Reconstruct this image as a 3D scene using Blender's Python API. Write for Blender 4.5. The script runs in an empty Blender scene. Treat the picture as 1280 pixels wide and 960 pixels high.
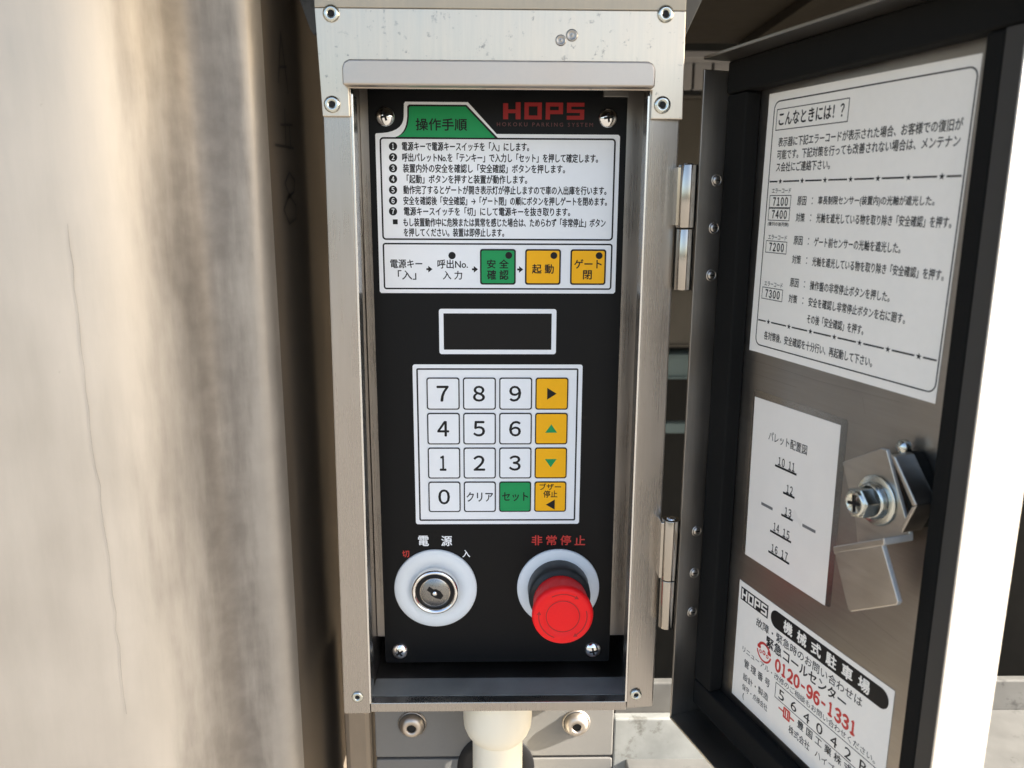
import bpy, math, random
from mathutils import Vector, Matrix
random.seed(4)
SC = bpy.context.scene
COL = SC.collection
R = math.radians
S = 0.001                                   # everything below is written in millimetres

# ------------------------------------------------------------------ camera
def axes(yaw, pitch, roll):
    cy, sy, cp, sp = math.cos(yaw), math.sin(yaw), math.cos(pitch), math.sin(pitch)
    f = Vector((sy*cp, cy*cp, -sp)); r = Vector((cy, -sy, 0)); u = r.cross(f)
    c, s = math.cos(roll), math.sin(roll)
    return c*r + s*u, -s*r + c*u, f
cam_d = bpy.data.cameras.new('camera'); cam = bpy.data.objects.new('camera', cam_d); COL.objects.link(cam)
r_, u_, f_ = axes(R(1.11), R(11.99), R(0.26))
M3 = Matrix((r_, u_, -f_)).transposed()
cam.matrix_world = Matrix.Translation((-0.00038, -0.38365, 0.1135)) @ M3.to_4x4()
cam_d.sensor_width = 36; cam_d.lens = 36*986.3/1280
cam_d.clip_start = 0.01; cam_d.clip_end = 500
cam_d.dof.use_dof = True; cam_d.dof.focus_distance = 0.385; cam_d.dof.aperture_fstop = 15
SC.camera = cam

# ------------------------------------------------------------------ sky and sun
SUN_EL, SUN_AZ = R(30), R(-12)               # from the right, a touch in front of the cabinet face
w = bpy.data.worlds.new('World'); SC.world = w; w.use_nodes = True
nt = w.node_tree; bg = nt.nodes['Background']
sky = nt.nodes.new('ShaderNodeTexSky'); sky.sky_type = 'NISHITA'; sky.sun_disc = False
sky.sun_elevation = SUN_EL; sky.sun_rotation = R(90) - SUN_AZ
sky.dust_density = 4.0; sky.air_density = 1.0; sky.ozone_density = 0.6
nt.links.new(sky.outputs[0], bg.inputs[0]); bg.inputs[1].default_value = 0.10
sd = bpy.data.lights.new('sun', 'SUN'); sd.energy = 5.0; sd.angle = R(0.5); sd.color = (1, 0.93, 0.82)
so = bpy.data.objects.new('sun', sd); COL.objects.link(so)
sv = Vector((math.cos(SUN_EL)*math.cos(SUN_AZ), math.cos(SUN_EL)*math.sin(SUN_AZ), math.sin(SUN_EL)))
so.rotation_euler = sv.to_track_quat('Z', 'Y').to_euler()
SC.view_settings.view_transform = 'Standard'; SC.view_settings.look = 'None'
SC.view_settings.gamma = 1; SC.view_settings.exposure = 2.3
SC.cycles.max_bounces = 8; SC.cycles.glossy_bounces = 5

# ------------------------------------------------------------------ materials
def N(t, kind, **kw):
    n = t.nodes.new(kind)
    for k, v in kw.items():
        if hasattr(n, k): setattr(n, k, v)
    return n
def mat(name, col, rough=.5, metal=0, spec=.5, coat=0, tex=None, grain=None, bump=0, scale=(300, 300, 300), var=.12, rvar=.1, stain=None):
    """grain: object-space scale of a stretched noise; var: how much it moves the colour; stain: (colour, scale, threshold)"""
    m = bpy.data.materials.new(name); m.use_nodes = True; t = m.node_tree; b = t.nodes['Principled BSDF']
    b.inputs['Base Color'].default_value = (*col, 1); b.inputs['Roughness'].default_value = rough
    b.inputs['Metallic'].default_value = metal; b.inputs['Specular IOR Level'].default_value = spec
    b.inputs['Coat Weight'].default_value = coat; b.inputs['Coat Roughness'].default_value = .12
    L = t.links.new
    if tex or grain:
        tc = N(t, 'ShaderNodeTexCoord'); mp = N(t, 'ShaderNodeMapping'); L(tc.outputs['Object'], mp.inputs['Vector'])
        mp.inputs['Scale'].default_value = grain or scale
        n1 = N(t, 'ShaderNodeTexNoise'); n1.inputs['Scale'].default_value = 1; n1.inputs['Detail'].default_value = 6; n1.inputs['Roughness'].default_value = .65
        L(mp.outputs[0], n1.inputs['Vector'])
        mp2 = N(t, 'ShaderNodeMapping'); L(tc.outputs['Object'], mp2.inputs['Vector']); mp2.inputs['Scale'].default_value = (38, 38, 24)
        n2 = N(t, 'ShaderNodeTexNoise'); n2.inputs['Scale'].default_value = 1; n2.inputs['Detail'].default_value = 5; L(mp2.outputs[0], n2.inputs['Vector'])
        add = N(t, 'ShaderNodeMath', operation='ADD'); L(n1.outputs[0], add.inputs[0]); L(n2.outputs[0], add.inputs[1])
        mr = N(t, 'ShaderNodeMapRange'); L(add.outputs[0], mr.inputs[0])
        for i, v in zip((1, 2, 3, 4), (.6, 1.4, 1-var, 1+var)): mr.inputs[i].default_value = v
        mx = N(t, 'ShaderNodeVectorMath', operation='SCALE'); mx.inputs[0].default_value = col; L(mr.outputs[0], mx.inputs['Scale'])
        out = mx.outputs[0]
        if stain:
            sc, ss, th = stain
            n3 = N(t, 'ShaderNodeTexNoise'); n3.inputs['Scale'].default_value = ss; n3.inputs['Detail'].default_value = 8; n3.inputs['Roughness'].default_value = .7
            L(tc.outputs['Object'], n3.inputs['Vector'])
            m3 = N(t, 'ShaderNodeMapRange'); L(n3.outputs[0], m3.inputs[0]); m3.inputs[1].default_value = th; m3.inputs[2].default_value = th+.08
            mm = N(t, 'ShaderNodeMix', data_type='RGBA'); L(m3.outputs[0], mm.inputs[0]); L(out, mm.inputs[6]); mm.inputs[7].default_value = (*sc, 1)
            out = mm.outputs[2]
        L(out, b.inputs['Base Color'])
        rr = N(t, 'ShaderNodeMapRange'); L(add.outputs[0], rr.inputs[0])
        for i, v in zip((1, 2, 3, 4), (.6, 1.4, max(.02, rough-rvar), rough+rvar)): rr.inputs[i].default_value = v
        L(rr.outputs[0], b.inputs['Roughness'])
        if bump:
            bp = N(t, 'ShaderNodeBump'); bp.inputs['Strength'].default_value = bump; bp.inputs['Distance'].default_value = .0004
            L(n1.outputs[0], bp.inputs['Height']); L(bp.outputs[0], b.inputs['Normal'])
    return m
GV = (1400, 1400, 18)                        # grain running up the sheet
M_STEEL = mat('brushed_stainless', (.42, .395, .37), .29, 1, grain=GV, bump=.05, var=.07, rvar=.08, stain=((.30, .27, .24), 190, .74))
M_STEEL_TOP = mat('weathered_stainless', (.64, .565, .47), .34, 1, grain=(500, 500, 25), bump=.10, var=.12, rvar=.09, stain=((.30, .27, .24), 230, .60))
M_HOOD = mat('bead_blasted_stainless', (.52, .47, .42), .42, 1, grain=(400, 400, 400), bump=.12, var=.06, stain=((.25, .24, .22), 260, .70))
M_EDGE = mat('cut_steel_edge', (.75, .74, .72), .25, 1)
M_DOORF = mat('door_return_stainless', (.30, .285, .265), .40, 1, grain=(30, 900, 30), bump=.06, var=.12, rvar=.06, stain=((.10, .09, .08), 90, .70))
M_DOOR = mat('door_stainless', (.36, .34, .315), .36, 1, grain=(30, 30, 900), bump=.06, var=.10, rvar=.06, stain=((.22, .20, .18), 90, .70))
M_HEM = mat('dark_hem', (.035, .033, .030), .6, tex=True, var=.15)
M_CYL = mat('lock_face_steel', (.24, .24, .24), .25, 1, tex=True, var=.08)
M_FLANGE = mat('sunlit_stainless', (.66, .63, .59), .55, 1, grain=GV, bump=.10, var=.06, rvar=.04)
M_HINGE = mat('polished_steel', (.46, .43, .39), .16, 1, grain=(800, 800, 20), var=.06, rvar=.04)
M_CHROME = mat('chrome', (.82, .82, .82), .07, 1)
M_ZINC = mat('zinc_plated', (.60, .62, .58), .24, 1, grain=(200, 200, 200), var=.12, rvar=.06)
M_LATCH = mat('latch_steel', (.50, .47, .43), .34, 1, grain=(60, 60, 600), var=.10, bump=.05)
M_RUBBER = mat('black_foam_rubber', (.010, .010, .0095), .85, grain=(1500, 1500, 1500), bump=.5, var=.25, spec=.12)
M_PANEL = mat('black_panel_film', (.0045, .005, .0058), .42, spec=.17, grain=(2500, 2500, 2500), bump=.08, var=.15, rvar=.12, stain=((.013, .012, .011), 60, .62))
M_GLASS = mat('display_window', (.006, .006, .0065), .42, spec=.2, tex=True, rvar=.03)
M_WHITE = mat('white_film', (.86, .89, .92), .45, spec=.3, tex=True, var=.02, rvar=.04)
M_RINGW = mat('white_plastic', (.78, .83, .86), .40, spec=.35, tex=True, var=.02, rvar=.05)
M_PAPER = mat('white_sticker', (.88, .85, .79), .42, spec=.35, tex=True, var=.03, rvar=.06)
M_PAPER2 = mat('laminated_paper', (.84, .80, .745), .32, spec=.4, tex=True, var=.04, rvar=.08, scale=(60, 60, 60))
M_INK = mat('black_ink', (.008, .008, .009), .5, spec=.25, tex=True, var=.05)
M_GREY = mat('grey_ink', (.16, .16, .16), .5, tex=True, var=.05)
M_RED = mat('red_ink', (.56, .03, .025), .45, tex=True, var=.05)
M_DRED = mat('dark_red_ink', (.10, .020, .018), .5, tex=True, var=.05)
M_GREEN = mat('green_ink', (.006, .30, .09), .45, spec=.3, tex=True, var=.03)
M_AMBER = mat('amber_ink', (.95, .47, .001), .45, spec=.3, tex=True, var=.03)
M_CAP = mat('red_plastic', (.92, .008, .012), .40, spec=.3, tex=True, var=.05, rvar=.08, bump=.03, scale=(900, 900, 900))
M_CAPMARK = mat('red_groove', (.38, .006, .008), .5, tex=True, var=.05)
M_COLLAR = mat('black_plastic', (.022, .024, .024), .40, tex=True, var=.1)
M_GREYPAINT = mat('grey_paint', (.16, .157, .15), .42, tex=True, var=.05, bump=.10, scale=(500, 500, 500), stain=((.33, .31, .28), 120, .71))
M_PIPE = mat('cream_pvc', (.78, .73, .60), .35, tex=True, var=.03, rvar=.05, scale=(80, 80, 20))
M_GALV = mat('galvanized_steel', (.11, .11, .107), .6, .1, grain=(70, 70, 70), bump=.25, var=.22, rvar=.12, stain=((.06, .06, .058), 60, .60))
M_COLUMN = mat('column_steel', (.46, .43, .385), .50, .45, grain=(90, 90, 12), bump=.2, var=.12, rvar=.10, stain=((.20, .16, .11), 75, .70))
# dark reflection on the rounded corner, painted into the base colour with a ragged outline
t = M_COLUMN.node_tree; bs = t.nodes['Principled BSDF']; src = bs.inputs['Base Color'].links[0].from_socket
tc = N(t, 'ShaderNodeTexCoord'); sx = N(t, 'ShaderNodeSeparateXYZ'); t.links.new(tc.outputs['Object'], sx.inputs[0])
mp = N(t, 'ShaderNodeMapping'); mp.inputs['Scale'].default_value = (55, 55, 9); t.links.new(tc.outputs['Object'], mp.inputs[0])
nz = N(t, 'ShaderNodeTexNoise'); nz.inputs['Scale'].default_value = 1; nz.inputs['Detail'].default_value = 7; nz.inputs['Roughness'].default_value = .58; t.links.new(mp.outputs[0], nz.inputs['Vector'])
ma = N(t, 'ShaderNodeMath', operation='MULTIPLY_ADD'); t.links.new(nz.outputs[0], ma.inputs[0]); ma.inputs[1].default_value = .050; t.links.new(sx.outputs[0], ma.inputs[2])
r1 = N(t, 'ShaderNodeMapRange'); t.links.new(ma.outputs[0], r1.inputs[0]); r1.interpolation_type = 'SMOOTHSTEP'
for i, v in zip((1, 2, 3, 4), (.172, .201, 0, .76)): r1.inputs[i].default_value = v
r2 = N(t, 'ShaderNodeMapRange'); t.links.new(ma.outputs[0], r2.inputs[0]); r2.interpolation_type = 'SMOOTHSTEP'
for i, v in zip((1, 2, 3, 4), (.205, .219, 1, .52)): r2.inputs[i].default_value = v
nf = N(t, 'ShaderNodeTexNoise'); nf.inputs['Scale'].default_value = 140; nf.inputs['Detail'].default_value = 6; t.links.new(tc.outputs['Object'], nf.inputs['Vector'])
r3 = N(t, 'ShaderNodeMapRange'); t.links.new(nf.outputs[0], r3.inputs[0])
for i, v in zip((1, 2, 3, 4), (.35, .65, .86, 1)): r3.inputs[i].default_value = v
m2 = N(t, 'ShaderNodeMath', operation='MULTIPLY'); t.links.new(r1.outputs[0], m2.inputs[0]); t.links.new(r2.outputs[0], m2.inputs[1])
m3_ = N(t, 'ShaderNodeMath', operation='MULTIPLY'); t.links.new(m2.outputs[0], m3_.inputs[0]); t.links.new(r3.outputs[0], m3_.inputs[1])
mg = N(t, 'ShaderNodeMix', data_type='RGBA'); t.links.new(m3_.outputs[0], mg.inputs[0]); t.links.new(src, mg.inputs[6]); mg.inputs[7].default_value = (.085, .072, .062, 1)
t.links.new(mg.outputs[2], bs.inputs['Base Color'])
M_CRACK = mat('crack_shade', (.33, .31, .275), .7, tex=True, var=.1)
M_POST = mat('brownish_post_steel', (.27, .22, .165), .55, .3, tex=True, var=.2, scale=(60, 60, 15))
M_LEDGE = mat('dull_ledge_steel', (.30, .31, .30), .6, .6, tex=True, var=.2, scale=(60, 60, 60), rvar=.12)
M_HILITE = mat('edge_highlight', (.62, .63, .62), .5, .35, tex=True, var=.15)  # sheet-edge highlight put into a lighter, less metallic base colour
M_SIDE = mat('column_side_steel', (.12, .10, .078), .55, spec=.12, tex=True, var=.2, scale=(60, 60, 15))  # shade of the gap beside the cabinet put into a dark base colour
M_MARKER = mat('faded_marker', (.03, .026, .02), .6, tex=True, var=.3)
M_LOGO = mat('shaded_red_logo', (.30, .018, .018), .5, spec=.25, tex=True, var=.05)  # red ink darkened for the hood's shade over the logo
M_CREAM = mat('weathered_cream_metal', (.42, .38, .31), .45, .4, grain=(300, 300, 20), var=.12, bump=.1)
M_FILM = mat('clear_film_residue', (.30, .28, .25), .22, .9, tex=True, var=.05)
M_GALV2 = mat('dull_galvanized_plate', (.24, .25, .245), .55, .3, grain=(55, 55, 55), bump=.25, var=.28, rvar=.12, stain=((.13, .13, .12), 45, .58))
M_CEIL = mat('brown_primer', (.04, .034, .026), .6, spec=.12, tex=True, var=.15, scale=(12, 12, 12))
M_DARK = mat('dark_steel', (.013, .0125, .011), .6, spec=.12, tex=True, var=.3, scale=(20, 20, 20))
M_KHAKI = mat('khaki_paint', (.075, .068, .056), .55, spec=.12, tex=True, var=.12, scale=(20, 20, 20))
M_TEAL = mat('faded_teal_paint', (.09, .12, .12), .5, spec=.12, tex=True, var=.12, scale=(20, 20, 20))
M_PALE = mat('pale_panel', (.28, .27, .26), .5, tex=True, var=.1, scale=(20, 20, 20))
M_GROUND = mat('concrete_ground', (.14, .13, .115), .85, tex=True, var=.18, scale=(6, 6, 6), bump=.3)

# ------------------------------------------------------------------ mesh helpers (mm in, metres out)
class B:
    def __init__(s): s.v = []; s.f = []; s.m = []; s.mats = []; s.smooth = []
    def mi(s, m):
        if m not in s.mats: s.mats.append(m)
        return s.mats.index(m)
    def add(s, vs, fs, m, smooth=False):
        o = len(s.v); s.v += [tuple(c) for c in vs]; k = s.mi(m)
        for f in fs: s.f.append([i+o for i in f]); s.m.append(k); s.smooth.append(smooth)
        return s
    def box(s, x0, x1, y0, y1, z0, z1, m):
        vs = [(x, y, z) for x in (x0, x1) for y in (y0, y1) for z in (z0, z1)]
        return s.add(vs, [(0, 1, 3, 2), (4, 6, 7, 5), (0, 4, 5, 1), (2, 3, 7, 6), (0, 2, 6, 4), (1, 5, 7, 3)], m)
    def prism(s, pts, y0, y1, m, side=None):
        """outline in x,z (anticlockwise seen from the front, -y), from front y0 back to y1"""
        n = len(pts)
        a = sum(pts[i][0]*pts[(i+1) % n][1]-pts[(i+1) % n][0]*pts[i][1] for i in range(n))
        if a < 0: pts = pts[::-1]
        s.add([(x, y0, z) for x, z in pts], [tuple(range(n))], m)
        s.add([(x, y1, z) for x, z in pts], [tuple(range(n))[::-1]], m)
        vs = [(x, y, z) for x, z in pts for y in (y0, y1)]
        return s.add(vs, [(2*i, 2*i+1, 2*((i+1) % n)+1, 2*((i+1) % n)) for i in range(n)], side or m)
    def flat(s, pts, y, m):
        n = len(pts)
        a = sum(pts[i][0]*pts[(i+1) % n][1]-pts[(i+1) % n][0]*pts[i][1] for i in range(n))
        if a < 0: pts = pts[::-1]
        return s.add([(x, y, z) for x, z in pts], [tuple(range(n))], m)
    def ring(s, outer, inner, y, m):
        n = len(outer); vs = [(x, y, z) for x, z in outer]+[(x, y, z) for x, z in inner]
        return s.add(vs, [(i, (i+1) % n, n+(i+1) % n, n+i) for i in range(n)], m)
    def frame(s, x0, x1, z0, z1, r, w, y, m):
        return s.ring(rr(x0, x1, z0, z1, r), rr(x0+w, x1-w, z0+w, z1-w, max(.05, r-w)), y, m)
    def line(s, pts, w, y, m):
        for (ax, az), (bx, bz) in zip(pts, pts[1:]):
            dx, dz = bx-ax, bz-az; l = math.hypot(dx, dz) or 1; nx, nz = -dz/l*w/2, dx/l*w/2; ex, ez = dx/l*w*.35, dz/l*w*.35
            s.flat([(ax-nx-ex, az-nz-ez), (bx-nx+ex, bz-nz+ez), (bx+nx+ex, bz+nz+ez), (ax+nx-ex, az+nz-ez)], y, m)
        return s
    def lathe(s, prof, cx, cz, m, n=48, smooth=True, cap=True, mats=None):
        """profile of (radius, y) about an axis along y; y more negative is nearer the viewer"""
        for k, ((r0, y0), (r1, y1)) in enumerate(zip(prof, prof[1:])):
            mm = mats[k] if mats else m
            vs = []
            for i in range(n):
                a = 2*math.pi*i/n; c, q = math.cos(a), math.sin(a)
                vs += [(cx+r0*c, y0, cz+r0*q), (cx+r1*c, y1, cz+r1*q)]
            s.add(vs, [(2*i, 2*i+1, 2*((i+1) % n)+1, 2*((i+1) % n))[::-1] for i in range(n)], mm, smooth)
        return s
    def disc(s, cx, cz, r, y, m, n=40): return s.flat([(cx+r*math.cos(2*math.pi*i/n), cz+r*math.sin(2*math.pi*i/n)) for i in range(n)], y, m)
    def annulus(s, cx, cz, r0, r1, y, m, n=48, a0=0, a1=360):
        k = max(3, int(n*(a1-a0)/360)); vs = []
        for i in range(k+1):
            a = R(a0+(a1-a0)*i/k); vs += [(cx+r0*math.cos(a), y, cz+r0*math.sin(a)), (cx+r1*math.cos(a), y, cz+r1*math.sin(a))]
        return s.add(vs, [(2*i, 2*i+1, 2*i+3, 2*i+2) for i in range(k)], m)
    def text(s, body, x0, x1, z0, z1, y, m, off=.012, fit='both', space=1):
        if body.isdigit() and len(body) > 1: body = ''.join(chr(ord(c)+0xFEE0) for c in body); space = .6
        vs, fs = glyphs(body, 0, space); e = off*(z1-z0)*1.15
        xs = [v[0] for v in vs]; ys = [v[1] for v in vs]
        ax, bx, ay, by = min(xs), max(xs), min(ys), max(ys)
        sx = (x1-x0)/(bx-ax); sz = (z1-z0)/(by-ay)
        for k, (dx, dz) in enumerate(((-e, 0), (e, 0), (0, -e), (0, e)) if e else ((0, 0),)):
            s.add([(x0+(v[0]-ax)*sx+dx, y-.005*k, z0+(v[1]-ay)*sz+dz) for v in vs], fs, m)
        return s
    def build(s, name, parent=None, bevel=0, seg=2, kind=None, label=None, weld=True, smooth=False):
        me = bpy.data.meshes.new(name); me.from_pydata([(x*S, y*S, z*S) for x, y, z in s.v], [], s.f)
        for m in s.mats: me.materials.append(m)
        me.polygons.foreach_set('material_index', s.m); me.polygons.foreach_set('use_smooth', s.smooth)
        if weld:
            import bmesh
            bm = bmesh.new(); bm.from_mesh(me); bmesh.ops.remove_doubles(bm, verts=bm.verts, dist=1e-6); bm.to_mesh(me); bm.free()
        me.update()
        o = bpy.data.objects.new(name, me); COL.objects.link(o)
        if parent: o.parent = parent
        if bevel:
            b = o.modifiers.new('bevel', 'BEVEL'); b.width = bevel*S; b.segments = seg; b.limit_method = 'ANGLE'; b.angle_limit = R(40); b.harden_normals = False
        if kind: o['kind'] = kind
        if label: o['label'] = label
        return o
_g = {}
def glyphs(body, off, space):
    k = (body, off, space)
    if k not in _g:
        c = bpy.data.curves.new('type', 'FONT'); c.body = body; c.resolution_u = 3; c.offset = off; c.space_character = space; c.fill_mode = 'FRONT'
        o = bpy.data.objects.new('type', c); COL.objects.link(o)
        me = bpy.data.meshes.new_from_object(o.evaluated_get(bpy.context.evaluated_depsgraph_get()))
        _g[k] = ([tuple(v.co) for v in me.vertices], [tuple(p.vertices) for p in me.polygons])
        bpy.data.objects.remove(o); bpy.data.curves.remove(c); bpy.data.meshes.remove(me)
    return _g[k]
def rr(x0, x1, z0, z1, r, n=6):
    p = []
    for cx, cz, a in ((x1-r, z1-r, 0), (x0+r, z1-r, 90), (x0+r, z0+r, 180), (x1-r, z0+r, 270)):
        for i in range(n+1):
            t = R(a+90*i/n); p.append((cx+r*math.cos(t), cz+r*math.sin(t)))
    return p
def empty(name, loc=(0, 0, 0), parent=None, rz=0):
    o = bpy.data.objects.new(name, None); COL.objects.link(o); o.location = [c*S for c in loc]; o.rotation_euler.z = rz; o.empty_display_size = .01
    if parent: o.parent = parent
    return o
def tag(o, label, cat, group=None, kind=None):
    o['label'] = label; o['category'] = cat
    if group: o['group'] = group
    if kind: o['kind'] = kind
    return o
def struct(o): o['kind'] = 'structure'; return o

# ------------------------------------------------------------------ the setting
g = B(); g.add([(-60000, -60000, -1150), (60000, -60000, -1150), (60000, 60000, -1150), (-60000, 60000, -1150)], [(0, 1, 2, 3)], M_GROUND); struct(g.build('ground'))

# overhead deck of the parking machine: ribbed steel ceiling above and behind the cabinet
t = empty('overhead_deck', (500, 500, 305)); tag(t, 'dark brown steel deck underside with folded ribs above the door', 'deck')
b = B(); b.box(-1500, 280, -700, 60, 0, 12, M_CEIL); b.build('deck_sheet', t)  # sheet stretched forward and left, out of view, to keep off sun and sky
for k in range(4):
    b = B(); b.box(-420+k*190, -408+k*190, -690, 55, -9, 0, M_CEIL); b.build('rib', t, bevel=1)
b = B(); b.box(-460, 280, 60.5, 66, 2, 60, M_CEIL); b.build('edge_strip', t)

t = empty('added_shade_deck', (1500, 1300, 760)); tag(t, 'unseen dark steel deck added to shade the rear of the parking bay', 'deck'); t['kind'] = 'structure'
b = B(); b.box(-2600, 3500, -1290, 900, 0, 15, M_CEIL); o = b.build('deck_sheet', t)  # added out of view to keep sun off the rear machinery and wall
# machinery behind the gap between cabinet and door
def beam(name, x0, x1, y, z0, z1, m, label, cat, dep=60, hollow=True):
    t = empty(name, ((x0+x1)/2, y, z0)); h = z1-z0; x = (x1-x0)/2
    b = B()
    if h > 30: b.box(-x, x, 0, 4, 4, h-4, m); b.box(-x, x, -6, dep, h-4, h, m); b.box(-x, x, -6, dep, 0, 4, m)
    else: b.box(-x, x, 0, dep, 0, h, m)
    b.build('steel_section', t, bevel=1)
    if hollow:
        for xx in (-x+40, x-40):
            q = B(); q.lathe([(0.01, -9), (7, -9), (9, -6), (9, 0)], xx, h/2, M_ZINC, n=6, smooth=False); q.build('bolt_head', t)
    return tag(t, label, cat)
beam('pale_handrail', 40, 1300, 600, 297, 305, M_PALE, 'pale grey horizontal rail just below the brown deck, between cabinet and door', 'rail', 30, False)
t = empty('pale_panel_row', (230, 640, 268))
for k in range(6):
    b = B(); b.box(-60+k*24, -39+k*24, 0, 10, 0, 32, M_PALE); b.build('panel', t, bevel=1)
tag(t, 'row of pale upright panels in the gap behind the door hinge', 'panelling')
beam('khaki_beam', 40, 1500, 720, 150, 272, M_KHAKI, 'khaki painted steel channel seen beside the upper hinge', 'beam')
beam('khaki_channel', 40, 1500, 1000, -112, -10, M_KHAKI, 'khaki painted steel channel seen between the two hinges', 'beam')
beam('teal_channel', 40, 1500, 990, -168, -124, M_TEAL, 'faded teal steel channel just below the khaki channel', 'beam')
beam('slate_rail', 40, 1500, 985, -268, -250, M_TEAL, 'thin slate blue rail low in the gap left of the door', 'rail', 20, False)
b = B()
b.box(-1500, 2600, 1500, 1530, -1150, 900, M_DARK)
o = b.build('back_wall'); tag(o, 'dark steel rear wall of the parking bay behind everything', 'wall')
o['kind'] = 'structure'

# ------------------------------------------------------------------ the big steel column at the left
t = empty('steel_column', (-300, 100, -1150)); tag(t, 'big pale weathered steel column with rounded corner, left of the cabinet', 'column')
prof = [(-900, -118), (-500, -102), (-340, -94), (-260, -89), (-220, -86), (-195, -83.4), (-180, -80.8), (-168, -77.8), (-160, -75), (-153, -71.6), (-147, -67.6), (-142, -63.2), (-137.5, -58.4), (-133.5, -53.6), (-129.5, -48.6), (-126, -44.4), (-123, -42.2), (-119, -41), (-113, -39.8), (-107, -38.8), (-103, -37.4), (-100.6, -34.8), (-99.6, -31), (-99.3, -26)]
back = [(-91.5, 320), (-900, 320)]
def shell(pts, z0, z1, m, smooth=True):
    b = B(); zs = [z0+(z1-z0)*i/2 for i in range(3)]
    vs = [(x, y, z) for z in zs for x, y in pts]; n = len(pts)
    b.add(vs, [(j*n+i, j*n+i+1, (j+1)*n+i+1, (j+1)*n+i) for j in range(2) for i in range(n-1)], m, smooth)
    return b
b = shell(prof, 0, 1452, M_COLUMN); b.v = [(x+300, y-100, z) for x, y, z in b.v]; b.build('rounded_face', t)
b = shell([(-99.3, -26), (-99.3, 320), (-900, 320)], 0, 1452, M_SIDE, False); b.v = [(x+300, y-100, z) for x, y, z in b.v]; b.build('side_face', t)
# marker writing on the narrow side face: strokes in (y, z)
b = B()
def sstroke(pts, wd=1.2):
    pts = [((y+384)*1.078-384, (z-113.5)*1.078+113.5) for y, z in pts]
    q = B(); q.line(pts, wd, 0, M_MARKER)
    b.add([(-99.0+300, x-100, z+1150) for x, y, z in q.v], q.f, M_MARKER)
sstroke([(-32.7, 168), (-25, 189), (-17.5, 166)]); sstroke([(-30, 174.5), (-18.5, 176.5)])
sstroke([(-33, 151), (-13, 153)]); sstroke([(-25, 158), (-26, 143)]); sstroke([(-43, 142), (-13, 143)]); sstroke([(-18.5, 153), (-18, 143)])
sstroke([(-23, 132), (-14, 129), (-16, 124), (-27, 121), (-35, 116), (-27, 110), (-15, 112), (-14, 118), (-24, 122), (-31, 127), (-23, 132)])
b.build('marker_writing', t)

b = B(); rnd = random.Random(7); zc = [110-8*i for i in range(27)]
vs = []
for i, z in enumerate(zc):
    x = -162.3+rnd.uniform(-.5, .5)+.07*i*(1 if i > 12 else .3); wv = .08+.09*math.sin(i*.9)**2; y = -77.0+.30*(x+164)
    vs += [(x-wv+300, y-100-.25, z+1150), (x+wv+300, y-100-.25+wv*.6, z+1150)]
b.add(vs, [(2*i, 2*i+2, 2*i+3, 2*i+1) for i in range(len(zc)-1)], M_CRACK); b.build('hairline_crack', t)
# ------------------------------------------------------------------ the control cabinet
CAB = empty('control_cabinet', (0, 0, -130)); tag(CAB, 'stainless steel control cabinet with open door, black keypad panel and red stop button', 'control box')
def child(b, name, parent=None, dz=130, **kw):
    """build in world millimetres, then hang under the cabinet (whose base is at z=-130)"""
    b.v = [(x, y, z+dz) for x, y, z in b.v]
    return b.build(name, parent or CAB, **kw)
# shell of the box
b = B()
b.box(-75.5, -64.5, -24, 46, -129.5, 230, M_STEEL); b.box(68.6, 76.5, -24, 46, -129.5, 230, M_STEEL)
b.box(-64.5, 68.6, 40, 46, -129.5, 230, M_DARK); child(b, 'cabinet_body', bevel=.5)
b = B(); b.box(-64.4, 68.5, -23.9, 40, -129.4, -125.2, M_DOOR); child(b, 'inner_floor')
b = B(); b.box(-63.6, 67.8, -23.8, -8.5, -125.1, -124.7, M_LEDGE); child(b, 'inner_ledge')
for x0, x1 in ((-64.4, -59.5), (59.5, 68.5)):
    b = B(); b.box(x0, x1, 3, 4.5, -107, 185, M_STEEL); child(b, 'mounting_flange', bevel=.2)
# front frame
fr = empty('front_frame', (0, 0, 0), CAB)
b = B(); b.prism([(-77, -130.6), (-63.7, -130.6), (-62.2, 176), (-74.2, 176)], -30, -24, M_STEEL); child(b, 'frame_stile', fr, bevel=.7)
b = B(); b.prism([(64.8, -128.9), (78.6, -128.9), (78.4, 176), (64.6, 176)], -30, -24, M_STEEL); b.v = [(x, y+(1.7 if (x > 70 and y < -29) else 0), z) for x, y, z in b.v]; child(b, 'frame_stile', fr, bevel=.7)
b = B(); b.box(-63.5, 64.6, -29.8, -24.2, -129.8, -124.8, M_STEEL); child(b, 'frame_rail', fr, bevel=.4)
for x, sg in ((-61.9, 1), (64.3, -1)):       # raw cut edge of the inner return of each stile
    b = B(); b.prism([(x-.5 - (1.6 if sg > 0 else 0), -124.6), (x+.5-(1.6 if sg > 0 else 0), -124.6), (x+.5, 164), (x-.5, 164)], -30.6, -21, M_EDGE); child(b, 'frame_return', fr, bevel=.2)
# top plate, over the frame
b = B(); b.prism([(-75.8, 197.5), (-74.3, 154.6), (-62.8, 154.6), (-62.8, 166), (65.2, 166), (65.2, 154.4), (78.9, 154.4), (78.2, 197.5)], -31.6, -30.05, M_STEEL_TOP); child(b, 'top_plate', bevel=.35)
b = B(); b.box(-75.8, 78.2, -31.6, -30.05, 197.55, 240, M_CREAM); child(b, 'cream_upper_strip', bevel=.3)
# folded rain hood
b = B()
L, Rr = -64.2, 65.2
out = [(L, 166.3), (Rr, 166.3), (Rr, 173.2), (Rr-.9, 175.4), (Rr-3, 176.4), (L+3, 176.4), (L+.9, 175.4), (L, 173.2)]
b.prism(out, -38.5, -31.8, M_HOOD); child(b, 'rain_hood', bevel=.8, seg=3)
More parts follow.
